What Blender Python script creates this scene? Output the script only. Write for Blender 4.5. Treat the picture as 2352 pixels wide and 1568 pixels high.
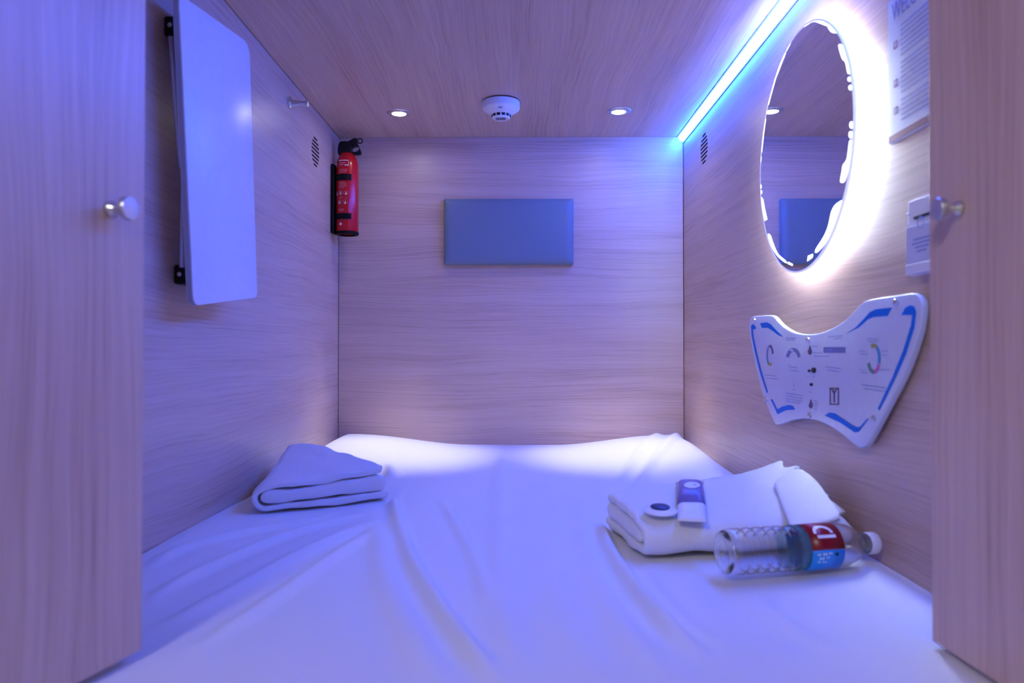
import bpy, bmesh, math, random
import numpy as np
from mathutils import Vector, Matrix, noise

random.seed(4)
C = bpy.context.scene.collection
for o in list(bpy.data.objects):
    bpy.data.objects.remove(o)

# ------------------------------------------------------------------ camera
F = 1720.0                       # focal length in pixels of a 2352 wide frame
VPX, VPY = 1188.0, 806.0         # where the depth lines meet
Z0 = 0.80                        # camera height above the capsule deck
cam = bpy.data.cameras.new('camera')
cam.sensor_width = 36.0
cam.lens = F / 2352 * 36
cam.clip_start = 0.01
cam.dof.use_dof = True
cam.dof.focus_distance = 2.25
cam.dof.aperture_fstop = 4.5
camo = bpy.data.objects.new('camera', cam)
C.objects.link(camo)
pitch = math.atan((VPY - 784) / F)
yaw = math.atan((VPX - 1176) / F)
camo.location = (0, 0, Z0)
camo.rotation_euler = (math.pi / 2 + pitch, 0, yaw)
bpy.context.scene.camera = camo
RM = camo.rotation_euler.to_matrix()
CP = Vector((0, 0, Z0))

def ray(px, py):
    return RM @ Vector(((px - 1176) / F, -(py - 784) / F, -1))
def onx(px, py, x):
    d = ray(px, py); return CP + d * (x / d.x)
def ony(px, py, y):
    d = ray(px, py); return CP + d * (y / d.y)
def onz(px, py, z):
    d = ray(px, py); return CP + d * ((z - Z0) / d.z)
def onp(px, py, p, n):
    d = ray(px, py); return CP + d * ((p - CP).dot(n) / d.dot(n))

# ------------------------------------------------------------------ world, lights, exposure
w = bpy.data.worlds.new('world'); bpy.context.scene.world = w
w.use_nodes = True
w.node_tree.nodes['Background'].inputs[0].default_value = (0.92, 0.84, 1.0, 1)
w.node_tree.nodes['Background'].inputs[1].default_value = 0.28
STRIP_COL = (0.006, 0.088, 1.0); STRIP_E = 145.0
RING_E = 105.0
SPOT_W = 36.0
cl_ = bpy.data.lights.new('added_fill_light', 'AREA'); cl_.shape = 'DISK'; cl_.size = 0.35; cl_.energy = 15; cl_.color = (0.98, 0.93, 1.0)  # added soft fill behind the camera, brightens door faces and right of bed
clo = bpy.data.objects.new('added_fill_light', cl_); C.objects.link(clo); clo.location = (-0.75, -1.25, 2.05)
clo.rotation_euler = (Vector((0.3, 1.2, 0.6)) - clo.location).to_track_quat('-Z', 'Y').to_euler()
vs = bpy.context.scene.view_settings
vs.view_transform = 'Standard'
vs.look = 'None'
vs.gamma = 1
vs.exposure = 0.0
vs.use_curve_mapping = False

# ------------------------------------------------------------------ materials
def mat(name, col, rough=0.5, metal=0.0, emit=None, es=0, bump=None, trans=0, ior=1.45, sheen=0, spec=None):
    m = bpy.data.materials.new(name); m.use_nodes = True
    nt = m.node_tree; b = nt.nodes['Principled BSDF']
    b.inputs['Base Color'].default_value = (*col, 1)
    b.inputs['Roughness'].default_value = rough
    b.inputs['Metallic'].default_value = metal
    b.inputs['IOR'].default_value = ior
    b.inputs['Transmission Weight'].default_value = trans
    if sheen: b.inputs['Sheen Weight'].default_value = sheen
    if spec is not None: b.inputs['Specular IOR Level'].default_value = spec
    if emit:
        b.inputs['Emission Color'].default_value = (*emit, 1)
        b.inputs['Emission Strength'].default_value = es
    tc = nt.nodes.new('ShaderNodeTexCoord')
    n = nt.nodes.new('ShaderNodeTexNoise')
    n.inputs['Scale'].default_value = (bump[0] if bump else 60)
    n.inputs['Detail'].default_value = 3
    nt.links.new(tc.outputs['Object'], n.inputs['Vector'])
    if bump:
        bp = nt.nodes.new('ShaderNodeBump')
        bp.inputs['Strength'].default_value = bump[1]
        bp.inputs['Distance'].default_value = bump[2]
        nt.links.new(n.outputs['Fac'], bp.inputs['Height'])
        nt.links.new(bp.outputs['Normal'], b.inputs['Normal'])
    elif not emit:
        mx = nt.nodes.new('ShaderNodeMix'); mx.data_type = 'RGBA'
        nt.links.new(n.outputs['Fac'], mx.inputs['Factor'])
        mx.inputs['A'].default_value = (*[c * 0.95 for c in col], 1)
        mx.inputs['B'].default_value = (*[min(1, c * 1.05) for c in col], 1)
        nt.links.new(mx.outputs['Result'], b.inputs['Base Color'])
    return m

def wood(name, along, across, seed=0.0, fine=1.0, rough=0.36):
    """oak laminate, grain running along one world axis"""
    m = bpy.data.materials.new(name); m.use_nodes = True
    nt = m.node_tree; N = nt.nodes; L = nt.links; b = N['Principled BSDF']
    def math_(op, a, c):
        q = N.new('ShaderNodeMath'); q.operation = op
        for i, v in enumerate((a, c)):
            if isinstance(v, (int, float)): q.inputs[i].default_value = v
            else: L.new(v, q.inputs[i])
        return q.outputs[0]
    tc = N.new('ShaderNodeTexCoord'); sp = N.new('ShaderNodeSeparateXYZ')
    L.new(tc.outputs['Object'], sp.inputs[0])
    A = sp.outputs[along]; X = sp.outputs[across]
    def noise_(a, c, detail, rough_=0.5, z=0.0):
        cb = N.new('ShaderNodeCombineXYZ'); L.new(a, cb.inputs[0]); L.new(c, cb.inputs[1]); cb.inputs[2].default_value = seed + z
        n = N.new('ShaderNodeTexNoise'); n.inputs['Scale'].default_value = 1
        n.inputs['Detail'].default_value = detail; n.inputs['Roughness'].default_value = rough_
        L.new(cb.outputs[0], n.inputs['Vector']); return n.outputs['Fac']
    # slow drift of the grain
    wv = noise_(math_('MULTIPLY', A, 1.6), math_('MULTIPLY', X, 5.0), 2)
    wv2 = noise_(math_('MULTIPLY', A, 7.0), math_('MULTIPLY', X, 14.0), 1, z=3)
    Xd = math_('ADD', X, math_('ADD', math_('MULTIPLY', math_('SUBTRACT', wv, 0.5), 0.055), math_('MULTIPLY', math_('SUBTRACT', wv2, 0.5), 0.0035)))
    fn = noise_(math_('MULTIPLY', A, 2.2), math_('MULTIPLY', Xd, 210.0 * fine), 4, 0.6, 1)
    fn2 = noise_(math_('MULTIPLY', A, 9.0), math_('MULTIPLY', Xd, 520.0 * fine), 2, 0.5, 7)
    md = noise_(math_('MULTIPLY', A, 1.0), math_('MULTIPLY', Xd, 26.0 * fine), 3, 0.5, 2)
    lo = noise_(math_('MULTIPLY', A, 1.2), math_('MULTIPLY', Xd, 7.0), 1, 0.5, 5)
    s = math_('ADD', math_('ADD', math_('MULTIPLY', fn, 0.42), math_('MULTIPLY', fn2, 0.2)), math_('ADD', math_('MULTIPLY', md, 0.28), math_('MULTIPLY', lo, 0.14)))
    r = N.new('ShaderNodeValToRGB')
    e = r.color_ramp.elements
    e[0].position = 0.36; e[0].color = (0.42, 0.27, 0.205, 1)
    e[1].position = 0.64; e[1].color = (0.71, 0.52, 0.435, 1)
    k = r.color_ramp.elements.new(0.50); k.color = (0.62, 0.43, 0.35, 1)
    L.new(s, r.inputs[0]); L.new(r.outputs[0], b.inputs['Base Color'])
    b.inputs['Roughness'].default_value = rough
    bp = N.new('ShaderNodeBump'); bp.inputs['Strength'].default_value = 0.22; bp.inputs['Distance'].default_value = 0.0015
    L.new(s, bp.inputs['Height']); L.new(bp.outputs['Normal'], b.inputs['Normal'])
    return m

W_side = wood('oak_side', 1, 2, 1.0)
W_side2 = wood('oak_side_right', 1, 2, 9.0)
W_back = wood('oak_back', 0, 2, 3.0)
W_ceil = wood('oak_ceiling', 1, 0, 5.0, 0.75)
W_door = wood('oak_door', 2, 1, 7.0, 0.6)
M_vent_shade = mat('painted_vent_shade', (0.015, 0.015, 0.02), 0.9)  # near-black stands in for the shade inside the vents
M_deck = mat('deck_board', (0.35, 0.32, 0.3), 0.7)
M_sheet = mat('cotton_sheet', (0.80, 0.80, 0.82), 0.85, bump=(14, 0.25, 0.01), sheen=0.1)
M_towel = mat('terry_towel', (0.86, 0.86, 0.86), 0.95, bump=(420, 0.7, 0.003), sheen=0.3)
M_flannel = mat('folded_cotton', (0.74, 0.74, 0.80), 0.9, bump=(90, 0.35, 0.003), sheen=0.2)
M_board = mat('white_laminate_board', (0.80, 0.80, 0.83), 0.3)
M_edge = mat('board_edge_band', (0.42, 0.42, 0.5), 0.45)
M_black = mat('black_plastic', (0.006, 0.006, 0.007), 0.35, spec=.3)
M_blackm = mat('matt_black_plastic', (0.004, 0.004, 0.005), 0.6, spec=.2)
M_chrome = mat('brushed_steel', (0.72, 0.72, 0.74), 0.25, 1.0)
M_alu = mat('satin_aluminium', (0.6, 0.6, 0.63), 0.35, 1.0)
M_red = mat('red_enamel', (0.55, 0.006, 0.012), 0.22)
M_lab = mat('white_print', (0.8, 0.8, 0.8), 0.5)
M_labg = mat('pink_grey_print', (0.62, 0.30, 0.32), 0.5)
M_pad = mat('grey_blue_vinyl', (0.17, 0.22, 0.30), 0.42, bump=(300, 0.15, 0.001))
M_white = mat('white_plastic', (0.82, 0.82, 0.84), 0.4)
M_dark = mat('dark_slot', (0.005, 0.006, 0.02), 0.6)
M_mirror = mat('silvered_mirror', (0.93, 0.94, 0.95), 0.01, 1.0)
M_mback = mat('mirror_back_board', (0.7, 0.7, 0.7), 0.6)
M_ring = mat('backlight_led', (1, 1, 1), 0.5, emit=(0.74, 0.86, 1.0), es=RING_E)
M_frost = mat('frosted_glass_lit', (0.8, 0.85, 1), 0.5, emit=(0.90, 0.95, 1.0), es=1.9)
M_rim = mat('glass_edge_glow', (0.75, 0.8, 0.95), 0.3, emit=(0.62, 0.68, 1.0), es=0.55)  # slight glow of its own in place of scattered LED light
M_strip = mat('led_diffuser', (1, 1, 1), 0.5, emit=STRIP_COL, es=STRIP_E)
M_lamp = mat('downlight_lens', (1, 1, 1), 0.5, emit=(1.0, .97, .85), es=95.0)
M_acr = mat('white_acrylic', (0.66, 0.70, 0.83), 0.22)
M_blue = mat('blue_print', (0.0, 0.18, 0.75), 0.5, spec=.2)
M_grey = mat('grey_print', (0.22, 0.24, 0.52), 0.5)
M_lgrey = mat('pale_grey_print', (0.27, 0.34, 0.62), 0.5)
M_brown = mat('brown_print', (0.16, 0.10, 0.18), 0.5)
M_yel = mat('yellow_print', (0.42, 0.38, 0.12), 0.5)
M_cyan = mat('cyan_print', (0.06, 0.32, 0.62), 0.5)
M_pink = mat('pink_print', (0.6, 0.14, 0.45), 0.5)
M_green = mat('green_print', (0.10, 0.30, 0.24), 0.5)
M_paper = mat('laminated_paper', (0.66, 0.68, 0.82), 0.35)
M_ink = mat('grey_ink', (0.22, 0.23, 0.40), 0.6)
M_inkl = mat('pale_ink', (0.30, 0.31, 0.52), 0.6)
M_maroon = mat('maroon_ink', (0.20, 0.02, 0.10), 0.6)
M_kred = mat('bottle_label_red', (0.24, 0.004, 0.012), 0.3)
M_kblue = mat('bottle_label_blue', (0.02, 0.30, 0.75), 0.3)
M_clear = mat('clear_plastic', (1, 1, 1), 0.12, trans=1.0, ior=1.45)
M_teal = mat('teal_film', (0.62, 0.93, 0.97), 0.08, trans=0.92, ior=1.05)
M_water = mat('water', (0.97, 1.0, 0.98), 0.0, trans=1.0, ior=1.33)
M_film = mat('clear_film', (0.9, 0.9, 1), 0.12, trans=0.75, ior=1.1)
M_violet = mat('violet_sachet', (0.16, 0.14, 0.42), 0.3)
M_navy = mat('navy_disc', (0.01, 0.015, 0.12), 0.4)

# ------------------------------------------------------------------ mesh helpers
def obj(name, bm, m, parent=None, smooth=False):
    bmesh.ops.recalc_face_normals(bm, faces=bm.faces)
    if all(e.is_manifold for e in bm.edges) and bm.calc_volume(signed=True) < 0:
        bmesh.ops.reverse_faces(bm, faces=bm.faces[:])
    me = bpy.data.meshes.new(name); bm.to_mesh(me); bm.free()
    if m: me.materials.append(m)
    if smooth:
        for p in me.polygons: p.use_smooth = True
    o = bpy.data.objects.new(name, me); C.objects.link(o)
    if parent: 
        o.parent = parent
        o.matrix_parent_inverse = parent.matrix_world.inverted() if False else Matrix.Translation(-parent.location)
    return o
def thing(name, label, cat, loc, group=None):
    o = bpy.data.objects.new(name, None); C.objects.link(o); o.location = loc
    o.empty_display_size = 0.05
    tag(o, label, cat, group); return o
def tag(o, label, cat, group=None):
    o['label'] = label; o['category'] = cat
    if group: o['group'] = group
    return o
def struct(o): o['kind'] = 'structure'; return o
def sm_angle(o, deg=40):
    for p in o.data.polygons: p.use_smooth = True
    o.data.set_sharp_from_angle(angle=math.radians(deg))
    return o
def box(bm, a, b):
    r = bmesh.ops.create_cube(bm, size=1)
    for v in r['verts']:
        v.co = Vector([(a[i] + b[i]) / 2 + v.co[i] * (b[i] - a[i]) for i in range(3)])
    return r['verts']
def bx(a, b, bev=0, seg=2):
    bm = bmesh.new(); box(bm, a, b)
    if bev: bmesh.ops.bevel(bm, geom=bm.edges[:], offset=bev, segments=seg, affect='EDGES', profile=0.5)
    return bm
def prism(pts, vec, bm=None):
    bm = bm or bmesh.new()
    pts = [Vector(p) for p in pts]; vec = Vector(vec)
    a = [bm.verts.new(p) for p in pts]; b = [bm.verts.new(p + vec) for p in pts]
    n = len(pts)
    f1 = bm.faces.new(a); f2 = bm.faces.new(b[::-1])
    for i in range(n):
        bm.faces.new((a[i], b[i], b[(i + 1) % n], a[(i + 1) % n]))
    f1.normal_update(); f2.normal_update()
    bmesh.ops.triangulate(bm, faces=[f1, f2])
    return bm
def bev(bm, off, seg=2, ang=30):
    es = [e for e in bm.edges if e.is_manifold and len(e.link_faces) == 2 and e.calc_face_angle(0) > math.radians(ang)]
    bmesh.ops.bevel(bm, geom=es, offset=off, segments=seg, affect='EDGES', profile=0.5)
    return bm
def fillet(pts, r, seg=6):
    out = []; n = len(pts)
    for i in range(n):
        p = Vector(pts[i]); a = Vector(pts[i - 1]); b = Vector(pts[(i + 1) % n])
        rr = r[i] if isinstance(r, (list, tuple)) else r
        da = (a - p); db = (b - p)
        ra = min(rr, da.length * 0.48); rb = min(rr, db.length * 0.48)
        p0 = p + da.normalized() * ra; p1 = p + db.normalized() * rb
        for k in range(seg + 1):
            t = k / seg
            out.append(p0 * (1 - t) ** 2 + p * 2 * t * (1 - t) + p1 * t * t)
    return out
def catmull(pts, k=4):
    out = []; n = len(pts); pts = [Vector(p) for p in pts]
    for i in range(n):
        p0, p1, p2, p3 = pts[i - 1], pts[i], pts[(i + 1) % n], pts[(i + 2) % n]
        for j in range(k):
            t = j / k
            out.append(0.5 * ((2 * p1) + (-p0 + p2) * t + (2 * p0 - 5 * p1 + 4 * p2 - p3) * t * t + (-p0 + 3 * p1 - 3 * p2 + p3) * t ** 3))
    return out
def frame(axis):
    z = Vector(axis).normalized()
    x = z.orthogonal().normalized(); y = z.cross(x)
    return x, y, z
def lathe(prof, org, axis, n=32, bm=None, xdir=None):
    """prof = (radius, distance along axis)"""
    bm = bm or bmesh.new(); org = Vector(org)
    x, y, z = frame(axis)
    if xdir is not None:
        x = (Vector(xdir) - z * Vector(xdir).dot(z)).normalized(); y = z.cross(x)
    rings = []
    for r, h in prof:
        if r < 1e-6: rings.append([bm.verts.new(org + z * h)])
        else: rings.append([bm.verts.new(org + z * h + (x * math.cos(2 * math.pi * i / n) + y * math.sin(2 * math.pi * i / n)) * r) for i in range(n)])
    for a, b in zip(rings, rings[1:]):
        for i in range(n):
            j = (i + 1) % n
            if len(a) == 1 and len(b) == 1: continue
            if len(a) == 1: bm.faces.new((a[0], b[i], b[j]))
            elif len(b) == 1: bm.faces.new((a[i], a[j], b[0]))
            else: bm.faces.new((a[i], a[j], b[j], b[i]))
    return bm
def tube(pts, r, n=8, closed=False, bm=None):
    bm = bm or bmesh.new(); pts = [Vector(p) for p in pts]; m = len(pts); rings = []
    up = None
    for i, p in enumerate(pts):
        if closed: d = pts[(i + 1) % m] - pts[i - 1]
        else: d = pts[min(i + 1, m - 1)] - pts[max(i - 1, 0)]
        d.normalize()
        if up is None: up = d.orthogonal().normalized()
        x = (up - d * up.dot(d)).normalized(); up = x; y = d.cross(x)
        rr = r[i] if isinstance(r, (list, tuple)) else r
        rings.append([bm.verts.new(p + (x * math.cos(2 * math.pi * k / n) + y * math.sin(2 * math.pi * k / n)) * rr) for k in range(n)])
    for i in range(m if closed else m - 1):
        a, b = rings[i], rings[(i + 1) % m]
        for k in range(n): bm.faces.new((a[k], a[(k + 1) % n], b[(k + 1) % n], b[k]))
    if not closed:
        bm.faces.new(rings[0][::-1]); bm.faces.new(rings[-1])
    return bm

# ------------------------------------------------------------------ the capsule shell
S = 1.15 / 794; D = F * S
XL = (776 - VPX) * S; XR = (1570.5 - VPX) * S
ZC = Z0 + (VPY - 313.5) * S
ZB = Z0 - 0.326                   # the sheet near the front
YF = 0.36                         # inside of the front wall
T = 0.018; G = 0.0024
ROOF = ZC + 0.05

def boolean_cut(o, cutter_bm):
    cm = bpy.data.meshes.new('cut'); bmesh.ops.recalc_face_normals(cutter_bm, faces=cutter_bm.faces); cutter_bm.to_mesh(cm); cutter_bm.free()
    co = bpy.data.objects.new('cut', cm); C.objects.link(co)
    md = o.modifiers.new('b', 'BOOLEAN'); md.object = co; md.operation = 'DIFFERENCE'; md.solver = 'EXACT'
    bpy.context.view_layer.update()
    dg = bpy.context.evaluated_depsgraph_get()
    nm = bpy.data.meshes.new_from_object(o.evaluated_get(dg))
    o.modifiers.clear(); o.data = nm
    bpy.data.objects.remove(co)
def stadium(yc, zc, half, r, x0, x1, bm):
    pts = []
    for k in range(7): a = -math.pi / 2 + math.pi * k / 6; pts.append((x0, yc + half + r * math.cos(a), zc + r * math.sin(a)))
    for k in range(7): a = math.pi / 2 + math.pi * k / 6; pts.append((x0, yc - half + r * math.cos(a), zc + r * math.sin(a)))
    return prism(pts, (x1 - x0, 0, 0), bm)
def vent_wall(name, x, sgn, m, px, py, R):
    """side wall with the round vent made of eight horizontal slots cut through it"""
    a = (x, YF - T, 0.0); b = (x + sgn * T, D + T, ROOF)
    o = obj(name, bx([min(p, q) for p, q in zip(a, b)], [max(p, q) for p, q in zip(a, b)]), m)
    struct(o)
    c = onx(px, py, x); bm = bmesh.new(); n = 8; plugs = []
    for k in range(n):
        z = c.z + (k - (n - 1) / 2) * R * 2 / n * 1.0
        h = math.sqrt(max(0, R * R - (z - c.z) ** 2)) * 0.97 - 0.004
        stadium(c.y, z, max(0.001, h), 0.0034, x - sgn * 0.01, x + sgn * (T + 0.01), bm)
        plugs.append((z, max(0.001, h)))
    boolean_cut(o, bm)
    o.data.materials.clear(); o.data.materials.append(m)
    # the dark duct behind the slots
    d = bmesh.new()
    x0 = x + sgn * (T + 0.0005); x1 = x + sgn * (T + 0.04)
    box(d, (min(x0, x1), c.y - R - .02, c.z - R - .02), (max(x0, x1), c.y + R + .02, c.z + R + .02))
    obj('vent_duct', d, M_vent_shade, o)
    for z, h in plugs:  # dark plugs in the slots, painted in place of their inner shade
        obj('slot_shade_plug', stadium(c.y, z, h, 0.00335, x + sgn * 0.001, x + sgn * (T - .001), bmesh.new()), M_vent_shade, o)
    return o
WL = vent_wall('wall_left', XL, -1, W_side, 724.5, 349, 0.0445)
WR = vent_wall('wall_right', XR, 1, W_side2, 1617, 341, 0.0455)
struct(obj('wall_back', bx((XL + G, D, 0), (XR - G, D + T, ROOF)), W_back))
struct(obj('ceiling', bx((XL + G, YF - T, ZC), (XR - G, D - G, ZC + T)), W_ceil))
struct(obj('light_block_slab', bx((XL - .06, YF - T, ROOF), (XR + .06, D + .04, ROOF + T)), M_deck))  # unseen slab added above the ceiling to stop light leaking in
struct(obj('floor', bx((XL - .06, YF - T, -T), (XR + .06, D + .04, 0)), M_deck))
# front wall: jambs and header round the doorway
JL, JR = -0.545, 0.505
bm = bmesh.new()
box(bm, (XL + G, YF - T, 0), (JL, YF, ZC - .001)); box(bm, (JR, YF - T, 0), (XR - G, YF, ZC - .001))
struct(obj('wall_front', bm, W_door))

# doors, swung inwards over the bed
def door(name, pa, pb, side, knob_px, headr, label):
    zb = ZB + 0.008
    A = onz(pa[0], pa[1], zb); B = onz(pb[0], pb[1], zb)
    d = (B - A); d.z = 0; d.normalize()
    E = A + d * ((YF + 0.006 - A.y) / d.y)
    n = Vector((-d.y, d.x, 0)).normalized()          # into the capsule's middle
    if n.x * side > 0: n = -n
    q = [A, E, E - n * T, A - n * T]
    o = obj(name, bev(prism(q, (0, 0, ZC - 0.064 - zb)), 0.0012, 2), W_door)
    struct(o)
    k = onp(knob_px[0], knob_px[1], A, n)
    o2 = obj('knob_stem', lathe([(0.0, 0), (0.0085, 0), (0.0085, .003), (0.006, .006), (0.0052, .012), (0.006, .018), (0, .018)], k, n, 24), M_chrome, o, True)
    h = obj('knob_head', lathe([(0, .0165), (headr * .8, .0165), (headr, .019), (headr, .0235), (headr * .93, .025), (0, .0255)], k, n, 32), M_alu, o)
    sm_angle(h)
    return o
door('door_1', (326, 1492), (180, 1568), -1, (254, 481), 0.0118, '')
door('door_2', (2141, 1470), (2291, 1568), 1, (2204, 480), 0.0118, '')

# ------------------------------------------------------------------ LED strip in the corner
st = thing('led_strip_light', 'glowing white-blue LED strip running along the corner of ceiling and right wall', 'strip light', (XR - .01, D, ZC - .02))
a, c = 0.019, 0.018
y0, y1 = YF + 0.02, D - 0.003
bm = bmesh.new()
# aluminium channel: a V against wall and ceiling with two lips
th = 0.0012
V = [(XR - .0002, ZC - .0004), (XR - a - .003, ZC - .0004), (XR - a - .003, ZC - .0022), (XR - a - .0012, ZC - .0022), (XR - a - .0012, ZC - .0016), (XR - .002, ZC - .0018), (XR - .0018, ZC - c - .001), (XR - .0026, ZC - c - .001), (XR - .0026, ZC - c - .003), (XR - .0002, ZC - c - .003)]
obj('channel', prism([(x, y0, z) for x, z in V], (0, y1 - y0, 0)), M_alu, st)
Q = [(XR - a, ZC - .0024), (XR - .0030, ZC - c), (XR - .0030, ZC - c + .003), (XR - a + .003, ZC - .0024)]
# slightly bulging diffuser
m_ = ((XR - a + XR - .003) / 2 - .0022, (ZC - .0024 + ZC - c) / 2 - .0022)
Q = [Q[0], m_, Q[1], Q[2], Q[3]]
obj('diffuser', prism([(x, y0 + .001, z) for x, z in Q], (0, y1 - y0 - .002, 0)), M_strip, st)

# ------------------------------------------------------------------ mattress and sheet
def seg_dist(X, Y, poly):
    best = np.full(X.shape, 9.0)
    for (ax, ay), (bx_, by) in zip(poly, poly[1:]):
        vx, vy = bx_ - ax, by - ay
        t = np.clip(((X - ax) * vx + (Y - ay) * vy) / (vx * vx + vy * vy + 1e-12), 0, 1)
        best = np.minimum(best, np.hypot(X - ax - t * vx, Y - ay - t * vy))
    return best
def smooth_poly(p, k=8):
    p = [Vector((*q, 0)) for q in p]; out = []
    p = [p[0] * 2 - p[1]] + p + [p[-1] * 2 - p[-2]]
    for i in range(1, len(p) - 2):
        p0, p1, p2, p3 = p[i - 1], p[i], p[i + 1], p[i + 2]
        for j in range(k):
            t = j / k
            out.append(0.5 * ((2 * p1) + (-p0 + p2) * t + (2 * p0 - 5 * p1 + 4 * p2 - p3) * t * t + (-p0 + 3 * p1 - 3 * p2 + p3) * t ** 3))
    out.append(p[-2]); return [(q.x, q.y) for q in out]
RIDGES = [  # pixel polyline, height, width, taper at the ends
    ([(893, 1075), (905, 1150), (938, 1260), (1000, 1370), (1085, 1480), (1160, 1566)], .010, .013),
    ([(868, 1190), (890, 1330), (950, 1450), (1010, 1566)], .006, .020),
    ([(1150, 1050), (1148, 1250), (1158, 1400), (1185, 1566)], .0045, .020),
    ([(1375, 1190), (1412, 1272), (1505, 1390), (1610, 1490)], .013, .012),
    ([(1470, 1290), (1560, 1400), (1680, 1475)], .005, .012),
    ([(1015, 1140), (1085, 1260), (1125, 1390)], .005, .012),
    ([(840, 1165), (640, 1225), (420, 1320), (330, 1375)], .006, .013),
    ([(850, 1185), (690, 1260), (500, 1360), (330, 1440)], .006, .014),
    ([(860, 1200), (760, 1270), (600, 1380), (420, 1490)], .0045, .014),
    ([(780, 1170), (560, 1215), (400, 1265), (330, 1310)], .005, .012),
    ([(1590, 1008), (1520, 1060), (1440, 1140)], .006, .016),
    ([(1545, 1008), (1480, 1050), (1420, 1110)], .004, .014),
    ([(1330, 1150), (1370, 1300), (1450, 1450), (1560, 1566)], .0045, .018),
    ([(1700, 1330), (1800, 1420), (1960, 1500)], .004, .018),
    ([(1260, 1200), (1290, 1380), (1350, 1540)], .003, .02),
]
nx, ny = 221, 421
xs = np.linspace(XL + .002, XR - .002, nx); ys = np.linspace(YF + .01, D - .002, ny)
X, Y = np.meshgrid(xs, ys)
def smst(e0, e1, x):
    t = np.clip((x - e0) / (e1 - e0), 0, 1); return t * t * (3 - 2 * t)
def sheet_z(X, Y, ridges=True):
    z = np.full(np.shape(X), ZB - 0.001, dtype=float)
    xn = np.abs(X - (XL + XR) / 2) / ((XR - XL) / 2)
    bk = smst(D - .85, D - .12, Y)
    z += bk * (0.022 + 0.036 * smst(0.25, 0.92, xn))
    z += 0.007 * smst(0.75, 1.0, xn) * (1 - bk)                       # mattress rolls down to the walls
    dxw = np.minimum(X - XL, XR - X); dyb = D - Y
    z -= (0.003 + .012 * bk) * (1 - smst(0, .022, dxw)) + 0.016 * bk * (1 - smst(0, .05, dxw))
    z -= 0.028 * (1 - np.sqrt(np.clip(1 - (1 - np.clip(dyb / .05, 0, 1)) ** 2, 0, 1)))
    z += 0.0020 * np.sin(X * 9 + Y * 3) * np.cos(Y * 6 - X * 2)
    # the towel's weight presses the sheet flat
    flat_ = smst(-.006, .012, X - .168) * smst(-.010, .008, Y - 1.125) * (1 - smst(1.50, 1.53, Y))
    flat_ = np.maximum(flat_, smst(-.012, .006, Y - 1.46 - (X + .52) * .667) * (1 - smst(1.86, 1.9, Y)) * (1 - smst(-.272, -.255, X)))
    if ridges:
        for pl, h, wd in RIDGES:
            pw = smooth_poly([(lambda v: (v.x, v.y))(onz(px, py, ZB + .006)) for px, py in pl])
            L = len(pw)
            d = seg_dist(X, Y, pw)
            # fade towards the ends of the crease
            e = np.minimum(np.hypot(X - pw[0][0], Y - pw[0][1]), np.hypot(X - pw[-1][0], Y - pw[-1][1]))
            fade = smst(0, 0.12, e) * 0.8 + 0.2 * smst(0, .03, e)
            z += (1 - flat_) * (h * 1.9 * np.exp(-(d / wd) ** 2) * fade - h * 0.62 * np.exp(-(d / (wd * 2.6)) ** 2) * fade)
    return z
Z = sheet_z(X, Y)
def zat(x, y):
    return float(sheet_z(np.array([[x]]), np.array([[y]]), False)[0, 0])
me = bpy.data.meshes.new('fitted_sheet')
vv = np.stack([X.ravel(), Y.ravel(), Z.ravel()], 1)
ii = np.arange(nx * ny).reshape(ny, nx)
ff = np.stack([ii[:-1, :-1].ravel(), ii[:-1, 1:].ravel(), ii[1:, 1:].ravel(), ii[1:, :-1].ravel()], 1)
# skirt hanging down all round
vl = vv.tolist(); fl = ff.tolist()
rim = list(ii[0, :]) + list(ii[1:, -1]) + list(ii[-1, ::-1][1:]) + list(ii[::-1, 0][1:-1])
lo = []
for r in rim:
    lo.append(len(vl)); vl.append([vl[r][0], vl[r][1], ZB - .10])
for i in range(len(rim)):
    j = (i + 1) % len(rim); fl.append([int(rim[i]), int(rim[j]), lo[j], lo[i]])
me.from_pydata(vl, [], fl); me.materials.append(M_sheet)
for p in me.polygons: p.use_smooth = True
sheet = bpy.data.objects.new('fitted_sheet', me); C.objects.link(sheet)
sd_m = sheet.modifiers.new('thickness', 'SOLIDIFY'); sd_m.thickness = .003; sd_m.offset = -1
tag(sheet, 'rumpled white fitted sheet with long creases covering the whole mattress', 'bed sheet')
mt = obj('mattress', bev(bx((XL + .02, YF + .03, 0.0), (XR - .02, D - .02, ZB - .05)), .03, 4), M_white, smooth=True)
tag(mt, 'thick mattress under the white sheet filling the capsule', 'mattress')

# ------------------------------------------------------------------ folded wall table
n0 = Vector((-0.566, 1.245, 0)); n1 = Vector((-0.545, 1.51, 0))
n0.x = XL + .058; n1.x = XL + .078
dn = (n1 - n0).normalized(); nn = Vector((dn.y, -dn.x, 0))       # towards the room
P0 = Vector((n0.x, n0.y, Z0))
cor = [onp(412, -16, P0, nn), onp(574, 100, P0, nn), onp(592, 683, P0, nn), onp(446, 702, P0, nn)]
tb = thing('folding_table', 'white rounded wall table folded flat on black brackets at left wall', 'table', (XL, cor[3].y, cor[3].z))
out = fillet(cor, [.018, .03, .014, .02], 8)
o = obj('table_top', bev(prism([p - nn * .0004 for p in out], -nn * .0125), .0012, 2, 50), M_board, tb); sm_angle(o, 30)
ob = obj('edge_band', prism([p - nn * .003 + (p - sum(cor, Vector()) / 4).normalized() * .0006 for p in out], -nn * .0085), M_edge, tb); sm_angle(ob, 30)
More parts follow.
